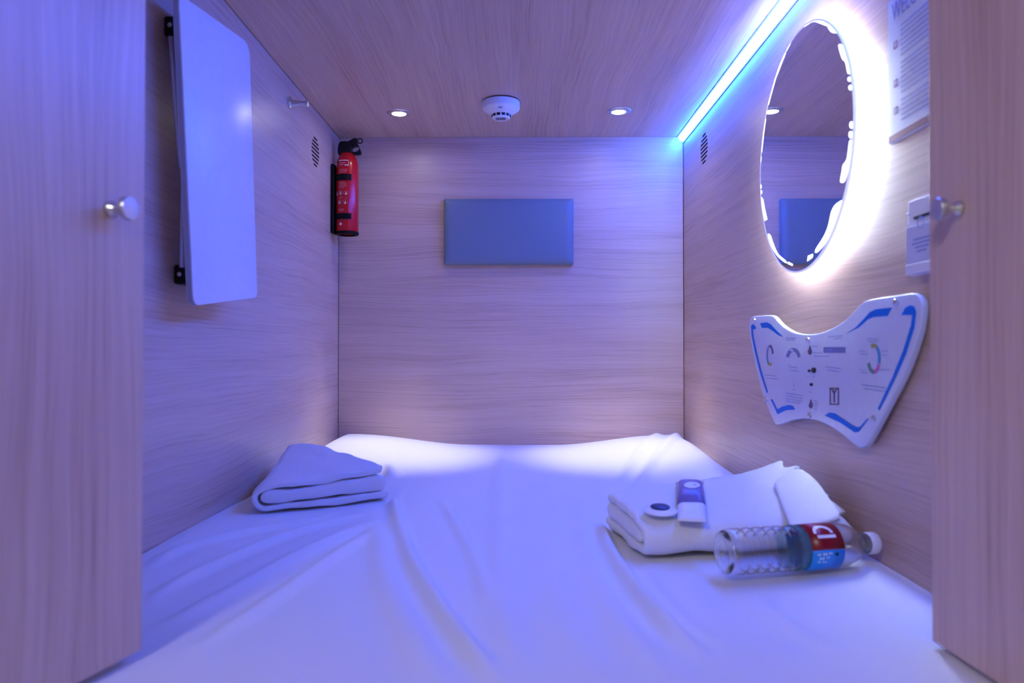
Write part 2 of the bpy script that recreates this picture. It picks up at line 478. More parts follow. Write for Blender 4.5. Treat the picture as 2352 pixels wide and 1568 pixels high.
def bracket(px, py):
    yy = -XL * F / (VPX - px) + .016
    c = Vector((XL + .020, yy, Z0 + (VPY - py) * yy / F))
    b_ = obj('hinge_bracket', bev(bx((XL + .0005, c.y - .016, c.z - .017), (XL + .040, c.y + .060, c.z + .017)), .004, 3), M_black, tb)
    obj('bracket_bolt', lathe([(0, 0), (.004, 0), (.004, .002), (.0025, .003), (0, .003)], (XL + .0115, c.y - .0162, c.z), (0, -1, 0), 12), M_chrome, b_)
    return c
c1 = bracket(368, 61); c2 = bracket(394, 631)
obj('support_strut', tube([onx(392, 84, XL + .030), onx(415, 385, XL + .034)], .0045, 8), M_alu, tb, True)
obj('support_strut', tube([onx(418, 614, XL + .032), onx(420, 400, XL + .035)], .0045, 8), M_alu, tb, True)

# ------------------------------------------------------------------ coat hook pin
c = onx(663, 236.5, XL)
hk = thing('coat_hook', 'short round metal coat hook sticking out of left wall below ceiling', 'hook', c)
sm_angle(obj('flange', lathe([(0, .0004), (.0150, .0004), (.0155, .002), (.0155, .006), (.014, .0085), (.0105, .009), (0, .009)], c, (1, 0, 0), 32), M_chrome, hk))
sm_angle(obj('hook_stem', lathe([(0, .009), (.0095, .009), (.0085, .016), (.0068, .024), (.006, .034), (.0064, .045), (0, .045)], c, (1, 0, -.03), 24), M_chrome, hk))
sm_angle(obj('hook_tip', lathe([(0, .045), (.0075, .045), (.008, .0465), (.008, .050), (.007, .0515), (0, .052)], c, (1, 0, -.03), 24), M_alu, hk))

# ------------------------------------------------------------------ fire extinguisher
ye = 2.405
def E(px, py, y=ye): return ony(px, py, y)
cb = E(796, 540); ct = E(796, 357); R = 0.0355
ax = XL + .0135 + R
fe = thing('fire_extinguisher', 'small red fire extinguisher with black head in the back left corner', 'fire extinguisher', (ax, ye, cb.z))
H = ct.z - cb.z
sm_angle(obj('cylinder', lathe([(0, 0), (R - .004, 0), (R - .001, .003), (R, .009), (R, H - .040), (R - .002, H - .026), (R - .007, H - .012), (R - .014, H - .002), (R - .018, H + .002), (0, H + .002)], (ax, ye, cb.z + .004), (0, 0, 1), 48), M_red, fe), 50)
sm_angle(obj('base_ring', lathe([(R - .012, 0), (R - .001, 0), (R + .0012, .002), (R + .0012, .009), (R - .002, .011), (R - .012, .004)], (ax, ye, cb.z), (0, 0, 1), 48), M_blackm, fe))
# head, in the plane facing the camera
def hp(zx, zy): return ony(680 + zx / 5.227, 280 + zy / 5.227, ye)
head = [(512, 400), (508, 330), (520, 270), (545, 243), (600, 240), (640, 246), (652, 262), (672, 300), (680, 400)]
bm = prism([p + Vector((0, -.013, 0)) for p in [hp(*q) for q in head]], (0, .026, 0))
sm_angle(obj('valve_head', bev(bm, .003, 3, 35), M_black, fe), 45)
sm_angle(obj('neck_collar', lathe([(0, 0), (.0165, 0), (.0168, .003), (.0155, .008), (0, .008)], (hp(596, 405).x, ye, hp(596, 412).z), (0, 0, 1), 32), M_black, fe))
lev = [(600, 262), (640, 232), (690, 203), (725, 198), (745, 215), (742, 262), (762, 305), (788, 372), (775, 396), (735, 402), (690, 398), (640, 392), (640, 330), (612, 300)]
lo_ = [hp(*q) + Vector((0, -.007, 0)) for q in lev]
hole = [(665 + 0, 0)]
bm = prism(lo_, (0, .014, 0))
lever = obj('squeeze_handle', bev(bm, .0015, 2, 35), M_black, fe)
cut = [hp(715 + 48 * math.cos(t) - 4 * math.sin(t), 333 + 33 * math.sin(t) - 6 * math.cos(t)) + Vector((0, -.02, 0)) for t in [2 * math.pi * k / 16 for k in range(16)]]
cb_ = prism(cut, (0, .04, 0))
pinv = lever.matrix_parent_inverse.copy(); lever.parent = None
boolean_cut(lever, cb_)
lever.data.materials.clear(); lever.data.materials.append(M_black)
lever.parent = fe; lever.matrix_parent_inverse = pinv
rc = hp(768, 228)
obj('safety_ring', tube([rc + Vector((math.cos(t) * .0078, 0, math.sin(t) * .0078)) for t in [2 * math.pi * k / 24 for k in range(24)]], .0018, 8, True), M_black, fe, True)
# bracket on the left wall and its two straps
zt = E(765, 380).z; zb_ = E(765, 537).z
br = obj('wall_bracket', bev(bx((XL + .0005, ye - .024, zb_), (XL + .0125, ye + .024, zt)), .003, 2), M_blackm, fe)
def strap(pya, pyb, name='strap'):
    z1 = E(800, pya).z; z0 = E(800, pyb).z
    bm = bmesh.new(); ring = []
    a0, a1 = math.radians(-58), math.radians(-180 - 55)
    K = 30
    for k in range(K + 1):
        a = a0 + (a1 - a0) * k / K
        for r_ in (R + .0006, R + .0026):
            for z in (z0, z1):
                ring.append(bm.verts.new((ax + math.cos(a) * r_, ye + math.sin(a) * r_, z)))
    for k in range(K):
        q = ring[4 * k:4 * k + 8]
        for f in ((0, 1, 5, 4), (2, 6, 7, 3), (0, 4, 6, 2), (1, 3, 7, 5)): bm.faces.new([q[i] for i in f])
    q = ring; bm.faces.new((q[0], q[2], q[3], q[1])); q = ring[-4:]; bm.faces.new((q[0], q[1], q[3], q[2]))
    o = obj(name, bm, M_blackm, br)
    # catch on the front of the strap
    return o
strap(405, 419); strap(494, 507)
# printing wrapped on the cylinder
def wrap(pts, m_r, bm):
    """pts: list of (angle deg from the front, px height) polygon, pushed out from the cylinder"""
    vs_ = [bm.verts.new((ax + math.sin(math.radians(a)) * m_r, ye - math.cos(math.radians(a)) * m_r, z)) for a, z in pts]
    bm.faces.new(vs_)
def wbar(bm, a0, a1, py, h, m_r=R + .0004):
    z = E(800, py).z; n = max(2, int(abs(a1 - a0) / 6))
    for k in range(n):
        p = a0 + (a1 - a0) * k / n; q = a0 + (a1 - a0) * (k + 1) / n
        wrap([(p, z), (q, z), (q, z + h), (p, z + h)], m_r, bm)
def wring(bm, ac, py, r0, r1, m_r=R + .0005, n=16):
    zc = E(800, py).z
    for k in range(n):
        t, u = 2 * math.pi * k / n, 2 * math.pi * (k + 1) / n
        wrap([(ac + math.degrees(math.cos(t) * r0 / R), zc + math.sin(t) * r0), (ac + math.degrees(math.cos(u) * r0 / R), zc + math.sin(u) * r0),
              (ac + math.degrees(math.cos(u) * r1 / R), zc + math.sin(u) * r1), (ac + math.degrees(math.cos(t) * r1 / R), zc + math.sin(t) * r1)], m_r, bm)
bm = bmesh.new()
wbar(bm, -34, 18, 375, .0022); wbar(bm, -2, 18, 386, .003)
wbar(bm, -60, -54, 388, .013); wbar(bm, 17, 19, 386, .014)
wbar(bm, -30, 4, 380, .0009); wbar(bm, -30, -8, 384, .0009)
obj('title_print', bm, M_lab, fe)
bm = bmesh.new()
for py in (395, 398, 401, 424, 427, 430, 433, 436): wbar(bm, -32 + random.uniform(-2, 2), 14 - random.uniform(0, 18), py, .0011)
for py in (485, 488): wbar(bm, -36, -6, py, .001)
for ac in (-50, -23, 6): wring(bm, ac, 448, .0072, .0066)
for ac in (-30, 2): wring(bm, ac, 468, .0072, .0066)
wbar(bm, -34, -12, 459, .0016); wbar(bm, -60, -46, 459, .0012); wbar(bm, 2, 14, 459, .0012)
obj('small_print', bm, M_labg, fe)
bm = bmesh.new()
for ac, py in ((-50, 449), (-23, 448), (6, 449), (-30, 469), (2, 470)):
    z = E(800, py).z
    wrap([(ac - 6, z - .004), (ac + 5, z - .003), (ac + 1, z + .004)], R + .0006, bm)
    wrap([(ac - 1, z - .001), (ac + 3, z + .004), (ac - 3, z + .005)], R + .0007, bm)
wring(bm, -22, 518, .0042, .0008)
obj('pictogram_print', bm, M_lab, fe)

# ------------------------------------------------------------------ upholstered pad on the back wall
yp = D - .030
a = ony(1020, 607, yp + .012); b = ony(1316.5, 457, yp + .012)
nxp, nzp = 61, 33
def pad_pt(u, v):
    x = a.x + (b.x - a.x) * u; z = a.z + (b.z - a.z) * v
    e = min(u * (b.x - a.x), (1 - u) * (b.x - a.x), v * (b.z - a.z), (1 - v) * (b.z - a.z))
    r = .022
    k = math.sqrt(max(0, 1 - (1 - min(1, e / r)) ** 2))
    return Vector((x, D - .0165 - .0125 * k - .003 * (math.sin(math.pi * u) * math.sin(math.pi * v)) ** .5, z))
bm = bmesh.new(); g = {}
def dens(i, n):            # denser towards the borders
    t = i / (n - 1); return 0.5 - 0.5 * math.cos(math.pi * t)
for i in range(nxp):
    for j in range(nzp): g[i, j] = bm.verts.new(pad_pt(dens(i, nxp), dens(j, nzp)))
for i in range(nxp - 1):
    for j in range(nzp - 1): bm.faces.new((g[i, j], g[i + 1, j], g[i + 1, j + 1], g[i, j + 1]))
rimv = [g[i, 0] for i in range(nxp)] + [g[nxp - 1, j] for j in range(1, nzp)] + [g[i, nzp - 1] for i in range(nxp - 2, -1, -1)] + [g[0, j] for j in range(nzp - 2, 0, -1)]
bk_ = [bm.verts.new((v.co.x, D - .0005, v.co.z)) for v in rimv]
for i in range(len(rimv)):
    j = (i + 1) % len(rimv); bm.faces.new((rimv[i], bk_[i], bk_[j], rimv[j]))
bm.faces.new(bk_)
pd = thing('headrest_pad', 'grey-blue padded rectangular headrest on the middle of the back wall', 'headrest', (a.x, D, a.z))
o = obj('cushion', bm, M_pad, pd); sm_angle(o, 50)
ins = .004
rp = [Vector((a.x + ins * 0, D - .0155, a.z)), Vector((b.x, D - .0155, a.z)), Vector((b.x, D - .0155, b.z)), Vector((a.x, D - .0155, b.z))]
cc = []
for p, q in zip(rp, rp[1:] + rp[:1]):
    for k in range(10): cc.append(p.lerp(q, k / 10))
obj('piping', tube(fillet(rp, .004, 4), .0015, 8, True), M_pad, pd, True)

# ------------------------------------------------------------------ ceiling: downlights and smoke detector
def downlight(px, py, label):
    c = onz(px, py, ZC)
    t = thing('downlight', label, 'downlight', c)
    sm_angle(obj('trim_ring', lathe([(.021, .0), (.021, .0035), (.0225, .0045), (.030, .0035), (.0355, .0018), (.0365, .0003), (.0365, 0), (.021, 0)], c, (0, 0, -1), 48), M_chrome, t))
    obj('lens', lathe([(0, .0030), (.014, .0030), (.0205, .0012), (.0205, .0004), (0, .0004)], c, (0, 0, -1), 32), M_lamp, t, True)
    l = bpy.data.lights.new('downlight_beam', 'SPOT'); l.energy = SPOT_W; l.color = (1.0, .96, .74)
    l.spot_size = math.radians(40); l.spot_blend = 1.0; l.shadow_soft_size = .015
    lo = bpy.data.objects.new('downlight_beam', l); C.objects.link(lo); lo.location = c - Vector((0, 0, .012)); lo.parent = t
    lo.matrix_parent_inverse = Matrix.Translation(-t.location)
    return t
downlight(916.5, 259, 'small round chrome downlight glowing in the ceiling, left of smoke detector')
downlight(1421, 255, 'small round chrome downlight glowing in the ceiling, right of smoke detector')
c = onz(1151, 232.5, ZC)
sd = thing('smoke_detector', 'white round smoke detector hanging from middle of wooden ceiling', 'smoke detector', c)
sm_angle(obj('base_plate', lathe([(0, .0003), (.0500, .0003), (.0510, .003), (0, .003)], c, (0, 0, -1), 48), M_blackm, sd))
sm_angle(obj('housing', lathe([(0, .003), (.0525, .003), (.0535, .006), (.0535, .021), (.0515, .0245), (.044, .0300), (.036, .0350), (.0295, .0390), (.0280, .0400), (0, .0400)], c, (0, 0, -1), 64), M_white, sd), 35)
for k in range(12):
    ang = math.radians(-90 + (k - 5.5) * 30)
    bm = bmesh.new(); ps = []
    for da, rr, hh in ((-10, .0274, .0395), (10, .0274, .0395), (10, .0262, .0468), (-10, .0262, .0468)):
        an = ang + math.radians(da); ps.append(c + Vector((math.cos(an) * rr, math.sin(an) * rr, -hh)))
    nv = Vector((math.cos(ang), math.sin(ang), 0)) * .0009
    obj('chamber_slot', prism(ps, nv), M_dark, sd)
sm_angle(obj('chamber', lathe([(0, .0395), (.0272, .0395), (.0262, .0470), (.0258, .0485), (.022, .0515), (0, .0522)], c, (0, 0, -1), 48), M_white, sd), 35)
q = c + Vector((-.001, -.0425, -.0308))
obj('indicator_lamp', bev(bx(q - Vector((.006, .002, .0015)), q + Vector((.006, .002, .0012))), .001), M_ink, sd)
q = c + Vector((-.001, -.002, -.0523))
obj('rating_label', bx(q - Vector((.014, .014, .0003)), q + Vector((.014, .008, .0003))), M_ink, sd)
q = c + Vector((.006, -.009, -.0527)); obj('red_mark', bx(q - Vector((.004, .003, .0002)), q + Vector((.004, .003, .0002))), M_kred, sd)

# ------------------------------------------------------------------ round backlit mirror
xm = XR - .026
cl = onx(1744, 330, xm); cr = onx(1965, 300, xm); tp = onx(1880, 22, xm); bt = onx(1833, 618, xm)
RMi = ((cl.y - cr.y) + (tp.z - bt.z)) / 4
cy = (cl.y + cr.y) / 2; cz = (tp.z + bt.z) / 2 - .002
mc = Vector((xm, cy, cz))
mi = thing('round_mirror', 'round backlit wall mirror with glowing frosted edge on right wall', 'mirror', (XR, cy, cz))
n_ = (-1, 0, 0)
obj('glass', lathe([(0, 0), (RMi, 0), (RMi, -.004), (0, -.004)], mc, n_, 128), M_mirror, mi)
obj('glass_rim', lathe([(RMi - .0028, .0003), (RMi + .0004, .0003), (RMi + .0004, -.0045), (RMi - .0028, -.0045), (RMi - .0028, .0003)], mc, n_, 128), M_rim, mi)
obj('back_board', lathe([(0, -.0045), (RMi - .045, -.0045), (RMi - .045, -.0255), (0, -.0255)], mc, n_, 96), M_mback, mi)
obj('backlight', lathe([(RMi - .0448, -.007), (RMi - .0425, -.007), (RMi - .0425, -.022), (RMi - .0448, -.022), (RMi - .0448, -.007)], mc, n_, 96), M_ring, mi)
def mp(zx, zy): return onx(1660 + zx / 2.376, zy / 2.376, xm - .0006)
def clampm(p, rr=None):
    v = Vector((0, p.y - cy, p.z - cz)); rr = rr or RMi - .0032
    if v.length > rr: v = v * (rr / v.length)
    return Vector((xm - .0006, cy + v.y, cz + v.z))
FROST = [
 [(478, 88), (505, 84), (536, 95), (560, 128), (588, 174), (622, 173), (618, 150), (590, 116), (550, 84), (515, 74), (490, 76)],
 [(443, 95), (470, 85), (475, 98), (450, 108)],
 [(630, 248), (655, 242), (668, 300), (692, 340), (696, 395), (680, 398), (668, 340), (650, 320)],
 [(640, 760 + 10), (690, 770), (712, 765), (708, 830), (694, 900), (674, 960), (658, 995), (640, 990), (648, 940), (655, 900), (675, 870), (684, 810)][1:],
 [(635, 1100), (650, 1095), (645, 1150), (605, 1250), (560, 1325), (512, 1378), (505, 1362), (550, 1290), (575, 1230), (590, 1160), (610, 1120)],
 [(465, 1395), (490, 1385), (487, 1405), (460, 1425)],
 [(245, 1280), (258, 1282), (275, 1330), (300, 1385), (340, 1420), (345, 1436), (300, 1400), (265, 1345)],
 [(355, 1428), (380, 1440), (378, 1450), (355, 1440)],
 [(355, 195), (365, 200), (350, 245), (340, 240)],
 [(325, 262), (335, 262), (300, 370), (265, 510), (240, 548), (235, 545), (255, 440), (290, 330)],
 [(223, 645), (234, 648), (224, 720), (212, 830), (202, 830), (210, 720)],
 [(205, 1080), (218, 1085), (228, 1140), (241, 1197), (228, 1205), (215, 1140)],
]
for (ex, ey, rx, ry) in ((690, 432, 10, 14), (696, 478, 11, 15), (701, 682, 11, 20), (697, 735, 11, 20), (204, 868, 4, 14), (206, 1018, 4, 11), (209, 1048, 4, 10)):
    FROST.append([(ex + rx * math.cos(2 * math.pi * k / 12), ey + ry * math.sin(2 * math.pi * k / 12)) for k in range(12)])
for pl in FROST:
    pts = catmull([clampm(mp(*q)) for q in pl], 3) if len(pl) > 6 and len(pl) != 12 else [clampm(mp(*q)) for q in pl]
    pts = [clampm(p) for p in pts]
    cl_ = [pts[0]]
    for p in pts[1:]:
        if (p - cl_[-1]).length > .0004: cl_.append(p)
    obj('frosted_patch', prism(cl_, (.0005, 0, 0)), M_frost, mi)

# ------------------------------------------------------------------ control panel on the right wall
xp = XR - .020; tp_ = .010
def cp(zx, zy, off=0.0): return onx(1700 + zx / 3.92, 650 + zy / 3.92, xp - off)
OUT = [(84, 345), (108, 303), (190, 292), (265, 288), (305, 305), (345, 350), (405, 402), (490, 446), (600, 462), (715, 449), (825, 407), (930, 345), (1010, 268), (1085, 188), (1160, 150), (1300, 125), (1440, 105), (1530, 92), (1583, 98), (1622, 140), (1635, 215), (1610, 420), (1540, 650), (1450, 870), (1330, 1100), (1215, 1320), (1140, 1450), (1095, 1480), (1050, 1472), (955, 1392), (850, 1315), (760, 1265), (660, 1230), (560, 1220), (460, 1235), (385, 1262), (338, 1274), (308, 1258), (250, 1130), (190, 960), (140, 760), (100, 560), (80, 420)]
pts = catmull([cp(*q) for q in OUT], 3)
ctr = sum(pts, Vector()) / len(pts)
cpn = thing('control_panel', 'white butterfly-shaped acrylic control panel with blue trim lines on right wall', 'control panel', (XR, ctr.y, ctr.z))
sm_angle(obj('acrylic_plate', bev(prism(pts, (tp_, 0, 0)), .0022, 3, 50), M_acr, cpn), 40)
obj('mounting_box', bx((xp + tp_, ctr.y - .16, ctr.z - .05), (XR - .0005, ctr.y + .16, ctr.z + .05)), M_alu, cpn)
def flat(pl, m, name, off=.0009, sub=None, th=.0006):
    p = [cp(*q, off) for q in pl]
    if sub: p = catmull(p, sub)
    return obj(name, prism(p, (th, 0, 0)), m, cpn)
BL = [
 [(98, 385), (116, 368), (138, 395), (138, 412), (112, 416), (117, 480), (150, 640), (190, 800), (246, 985), (236, 988), (176, 800), (132, 620), (102, 470)],
 [(178, 362), (240, 352), (272, 368), (330, 430), (382, 482), (345, 470), (285, 425), (250, 402), (195, 402)],
 [(955, 452), (1040, 398), (1115, 320), (1165, 262), (1220, 235), (1365, 220), (1325, 295), (1195, 305), (1145, 328), (1065, 400)],
 [(1450, 285), (1485, 222), (1530, 198), (1565, 210), (1582, 260), (1565, 400), (1490, 640), (1385, 880), (1252, 1145), (1238, 1130), (1368, 850), (1468, 600), (1536, 380), (1548, 288)],
 [(1155, 1218), (1065, 1338), (1030, 1344), (900, 1255), (760, 1192), (800, 1165), (850, 1172), (1000, 1272), (1052, 1298), (1080, 1290), (1142, 1222)],
 [(492, 1138), (410, 1143), (335, 1180), (318, 1140), (272, 1045), (288, 1046), (332, 1138), (380, 1110), (440, 1097), (470, 1105)],
]
for p in BL: flat(p, M_blue, 'trim_line')
def ell(cx, cy_, rx, ry, n=14, a0=0, a1=360):
    return [(cx + rx * math.cos(math.radians(a0 + (a1 - a0) * k / n)), cy_ + ry * math.sin(math.radians(a0 + (a1 - a0) * k / n))) for k in range(n + (0 if a1 - a0 == 360 else 1))]
def arc(cx, cy_, rx, ry, wx, wy, a0, a1, m, name):
    o_ = ell(cx, cy_, rx, ry, 12, a0, a1); i_ = ell(cx, cy_, rx - wx, ry - wy, 12, a0, a1)
    return flat(o_ + i_[::-1], m, name)
arc(477, 690, 68, 108, 26, 34, 195, 345, M_grey, 'dial_arc')
arc(1200, 680, 62, 135, 24, 32, -115, -60, M_yel, 'colour_segment')
arc(1200, 680, 62, 135, 22, 32, -55, 20, M_cyan, 'colour_segment')
arc(1200, 680, 62, 135, 24, 32, 25, 85, M_pink, 'colour_segment')
arc(1200, 680, 62, 135, 24, 32, 90, 160, M_green, 'colour_segment')
arc(266, 650, 32, 95, 12, 22, 170, 270, M_grey, 'colour_segment')
arc(266, 650, 32, 95, 12, 22, 270, 350, M_brown, 'colour_segment')
arc(266, 650, 32, 95, 12, 22, 60, 120, M_yel, 'colour_segment')
arc(266, 650, 32, 95, 12, 22, 125, 170, M_cyan, 'colour_segment')
flat([(750, 576), (945, 576), (945, 628), (750, 628)], M_grey, 'display_bar')
for q in ((785, 602), (812, 602)): flat(ell(*q, 9, 13), M_lgrey, 'display_light', .0016)
for q in ((455, 603), (470, 606)): flat(ell(*q, 6, 9), M_lab, 'display_light', .0016)
flat(ell(655, 783, 15, 24), M_dark, 'push_button', .003, th=.0028)
flat(ell(614, 790, 7, 12), M_dark, 'push_button', .003, th=.0028)
flat(ell(632, 912, 8, 13), M_dark, 'push_button', .003, th=.0028)
for cx_, cy_ in ((627, 605), (634, 1090)):
    flat([(cx_, cy_ - 45), (cx_ + 12, cy_ - 10), (cx_ + 18, cy_ + 15), (cx_ + 8, cy_ + 38), (cx_ - 8, cy_ + 38), (cx_ - 20, cy_ + 12), (cx_ - 10, cy_ - 12)], M_brown, 'reading_light_icon')
def frame_(x0, y0, x1, y1, w_, m, name):
    for r in ((x0, y0, x1, y0 + w_), (x0, y1 - w_, x1, y1), (x0, y0, x0 + w_ * .8, y1), (x1 - w_ * .8, y0, x1, y1)):
        flat([(r[0], r[1]), (r[2], r[1]), (r[2], r[3]), (r[0], r[3])], m, name)
frame_(804, 942, 886, 1096, 11, M_brown, 'door_icon_frame')
flat([(838, 965), (850, 965), (850, 1075), (838, 1075)], M_brown, 'door_icon_bar')
flat([(812, 945), (826, 945), (846, 985), (838, 992)], M_brown, 'door_icon_bar'); flat([(878, 945), (866, 945), (846, 985), (852, 992)], M_brown, 'door_icon_bar')
bm = bmesh.new()
def tline(x0, y0, x1, y1, h=7):
    x = x0
    while x < x1:
        w_ = random.uniform(12, 34); e_ = min(x1, x + w_)
        f = lambda q: y0 + (y1 - y0) * (q - x0) / (x1 - x0)
        prism([cp(x, f(x), .0006), cp(e_, f(e_), .0006), cp(e_, f(e_) + h, .0006), cp(x, f(x) + h, .0006)], (.0003, 0, 0), bm)
        x = e_ + 7
for L_ in ((410, 490, 500, 492), (415, 508, 495, 510), (220, 822, 325, 832), (235, 850, 340, 862), (435, 735, 460, 740), (445, 752, 515, 758), (450, 780, 525, 788),
           (410, 985, 560, 1010), (412, 1010, 560, 1036), (412, 1035, 560, 1060), (412, 1058, 540, 1078), (650, 565, 700, 566), (655, 622, 730, 624), (665, 652, 800, 656),
           (790, 480, 920, 470), (840, 496, 905, 492), (770, 748, 905, 768), (785, 775, 895, 798), (1095, 910, 1310, 940), (1120, 945, 1310, 972), (1145, 500, 1190, 495), (1200, 500, 1245, 498),
           (1160, 522, 1240, 520), (1072, 605, 1130, 612), (1075, 630, 1150, 640), (1270, 610, 1330, 608), (1275, 645, 1320, 645), (1075, 775, 1130, 780), (1085, 800, 1140, 806), (1230, 775, 1350, 778),
           (600, 838, 625, 840), (645, 838, 665, 840), (620, 975, 645, 980), (660, 1055, 690, 1058), (664, 1080, 700, 1084), (664, 1104, 700, 1108), (664, 1128, 690, 1132), (480, 905, 490, 935), (470, 955, 500, 957)):
    tline(*L_)
o = obj('printed_text', bm, M_lgrey, cpn)
for zx, zy in ((133, 333), (1415, 172), (236, 1045), (1208, 1218), (617, 512), (630, 1188)):
    q = cp(zx, zy, 0)
    s_ = obj('screw_cap', lathe([(0, .0045), (.0035, .0045), (.005, .003), (.0052, 0), (0, 0)], q, n_, 20), M_chrome, cpn); sm_angle(s_)

# ------------------------------------------------------------------ laminated welcome notice, right wall beside the mirror
xw = XR - .0022
def wp(px, py): return onx(px, py, xw)
yl = wp(2041, 170).y; ztop = wp(2041, 6).z; zbot = wp(2045, 333).z
PW = .185
no = thing('welcome_notice', 'laminated paper notice headed WELCOME on right wall beside the right door', 'notice', (XR, yl, zbot))
cs = [Vector((xw, yl, zbot)), Vector((xw, yl - PW, zbot)), Vector((xw, yl - PW, ztop)), Vector((xw, yl, ztop))]
obj('sheet', prism(fillet(cs, .005, 4), (.0015, 0, 0)), M_paper, no)
def nbar(y_off, z_off, wd, h, m, name, bm=None, off=.0005):
    y = yl - y_off; z = ztop - z_off
    p = [(xw - off, y, z), (xw - off, y - wd, z), (xw - off, y - wd, z - h), (xw - off, y, z - h)]
    if bm is not None: prism(p, (.0003, 0, 0), bm)
    else: obj(name, prism(p, (.0003, 0, 0)), m, no)
def text(s, size, loc, rot, m, name, parent, ext=.0002, align='LEFT', sx=1.0):
    cu = bpy.data.curves.new(name, 'FONT'); cu.body = s; cu.size = size; cu.extrude = ext; cu.align_x = align; cu.space_character = 1.02
    to = bpy.data.objects.new(name, cu); C.objects.link(to)
    dg = bpy.context.evaluated_depsgraph_get()
    me = bpy.data.meshes.new_from_object(to.evaluated_get(dg)); bpy.data.objects.remove(to)
    me.transform(Matrix.Scale(sx, 4, (1, 0, 0))); me.transform(Matrix.Translation(loc) @ rot.to_4x4())
    me.materials.clear(); me.materials.append(m)
    o = bpy.data.objects.new(name, me); C.objects.link(o); o.parent = parent
    o.matrix_parent_inverse = Matrix.Translation(-parent.location)
    return o
RW = Matrix(((0, 0, -1), (-1, 0, 0), (0, 1, 0)))     # text reading towards the camera on the right wall
text('WELCOME', .037, Vector((xw - .0004, yl - .012, ztop - .034)), RW, M_ink, 'heading', no, sx=.66)
bm = bmesh.new(); zz = .048
for n_l, gap in ((1, .0), (6, .0), (1, .004), (6, .0), (5, .004)):
    zz += gap
    for k in range(n_l):
        nbar(.036, zz, random.uniform(.09, .135), .0032, M_ink, '', bm); zz += .0071
obj('printed_text', bm, M_inkl, no)
for z_ in (.066, .122, .162):
    bm = bmesh.new()
    nbar(.016, z_, .010, .0015, None, '', bm); nbar(.016, z_ + .009, .010, .0015, None, '', bm); nbar(.016, z_, .0015, .010, None, '', bm); nbar(.0245, z_, .0015, .010, None, '', bm)
    obj('icon', bm, M_maroon, no)
nbar(.0, ztop - zbot - .0125, PW, .0105, M_maroon, 'footer_bar')

# ------------------------------------------------------------------ key card switch
xk = XR - .012
k1 = onx(2082, 470, xk); k2 = onx(2086, 634, xk)
yk = k1.y; kw = .085
zt_ = k1.z + .004; zb_ = k2.z
ks = thing('key_card_switch', 'white key card switch with clear cover on right wall below the notice', 'key card switch', (XR, yk, zb_))
obj('housing', bev(bx((xk + .002, yk - kw, zb_), (XR - .0004, yk, zt_)), .0015, 2), M_white, ks)
zs = onx(2105, 500, xk).z
obj('clear_cover', bev(bx((xk - .002, yk - kw + .001, zb_ + .016), (xk + .0018, yk - .001, zs - .010)), .001, 2), M_paper, ks)
obj('lower_ledge', bev(bx((xk - .003, yk - kw + .001, zb_ + .001), (xk + .0018, yk - .001, zb_ + .0155)), .001, 2), M_white, ks)
obj('card_slot', bx((xk - .0003, yk - .065, zs - .0012), (xk + .0019, yk - .0185, zs + .0022)), M_dark, ks)
bm = bmesh.new()
zc_ = (zb_ + zs) / 2
for k, (o1, w_) in enumerate(((.022, .040), (.018, .046), (.026, .034), (.030, .024))):
    z = zc_ + .010 - k * .0055
    prism([(xk - .0023, yk - o1, z), (xk - .0023, yk - o1 - w_, z), (xk - .0023, yk - o1 - w_, z - .0025), (xk - .0023, yk - o1, z - .0025)], (.0003, 0, 0), bm)
obj('printed_text', bm, M_lgrey, ks)
obj('ring_mark', tube([(xk - .0022, yk - .040 + .008 * math.cos(t), zc_ + .030 + .008 * math.sin(t)) for t in [k * math.pi / 10 for k in range(20)]], .0004, 5, True), M_lgrey, ks)
for z in (zs - .004, zs + .0085, zb_ + .020):
    obj('rivet', lathe([(0, .003), (.0018, .002), (.002, 0), (0, 0)], (xk + .0015, yk - .004, z), n_, 12), M_chrome, ks, True)

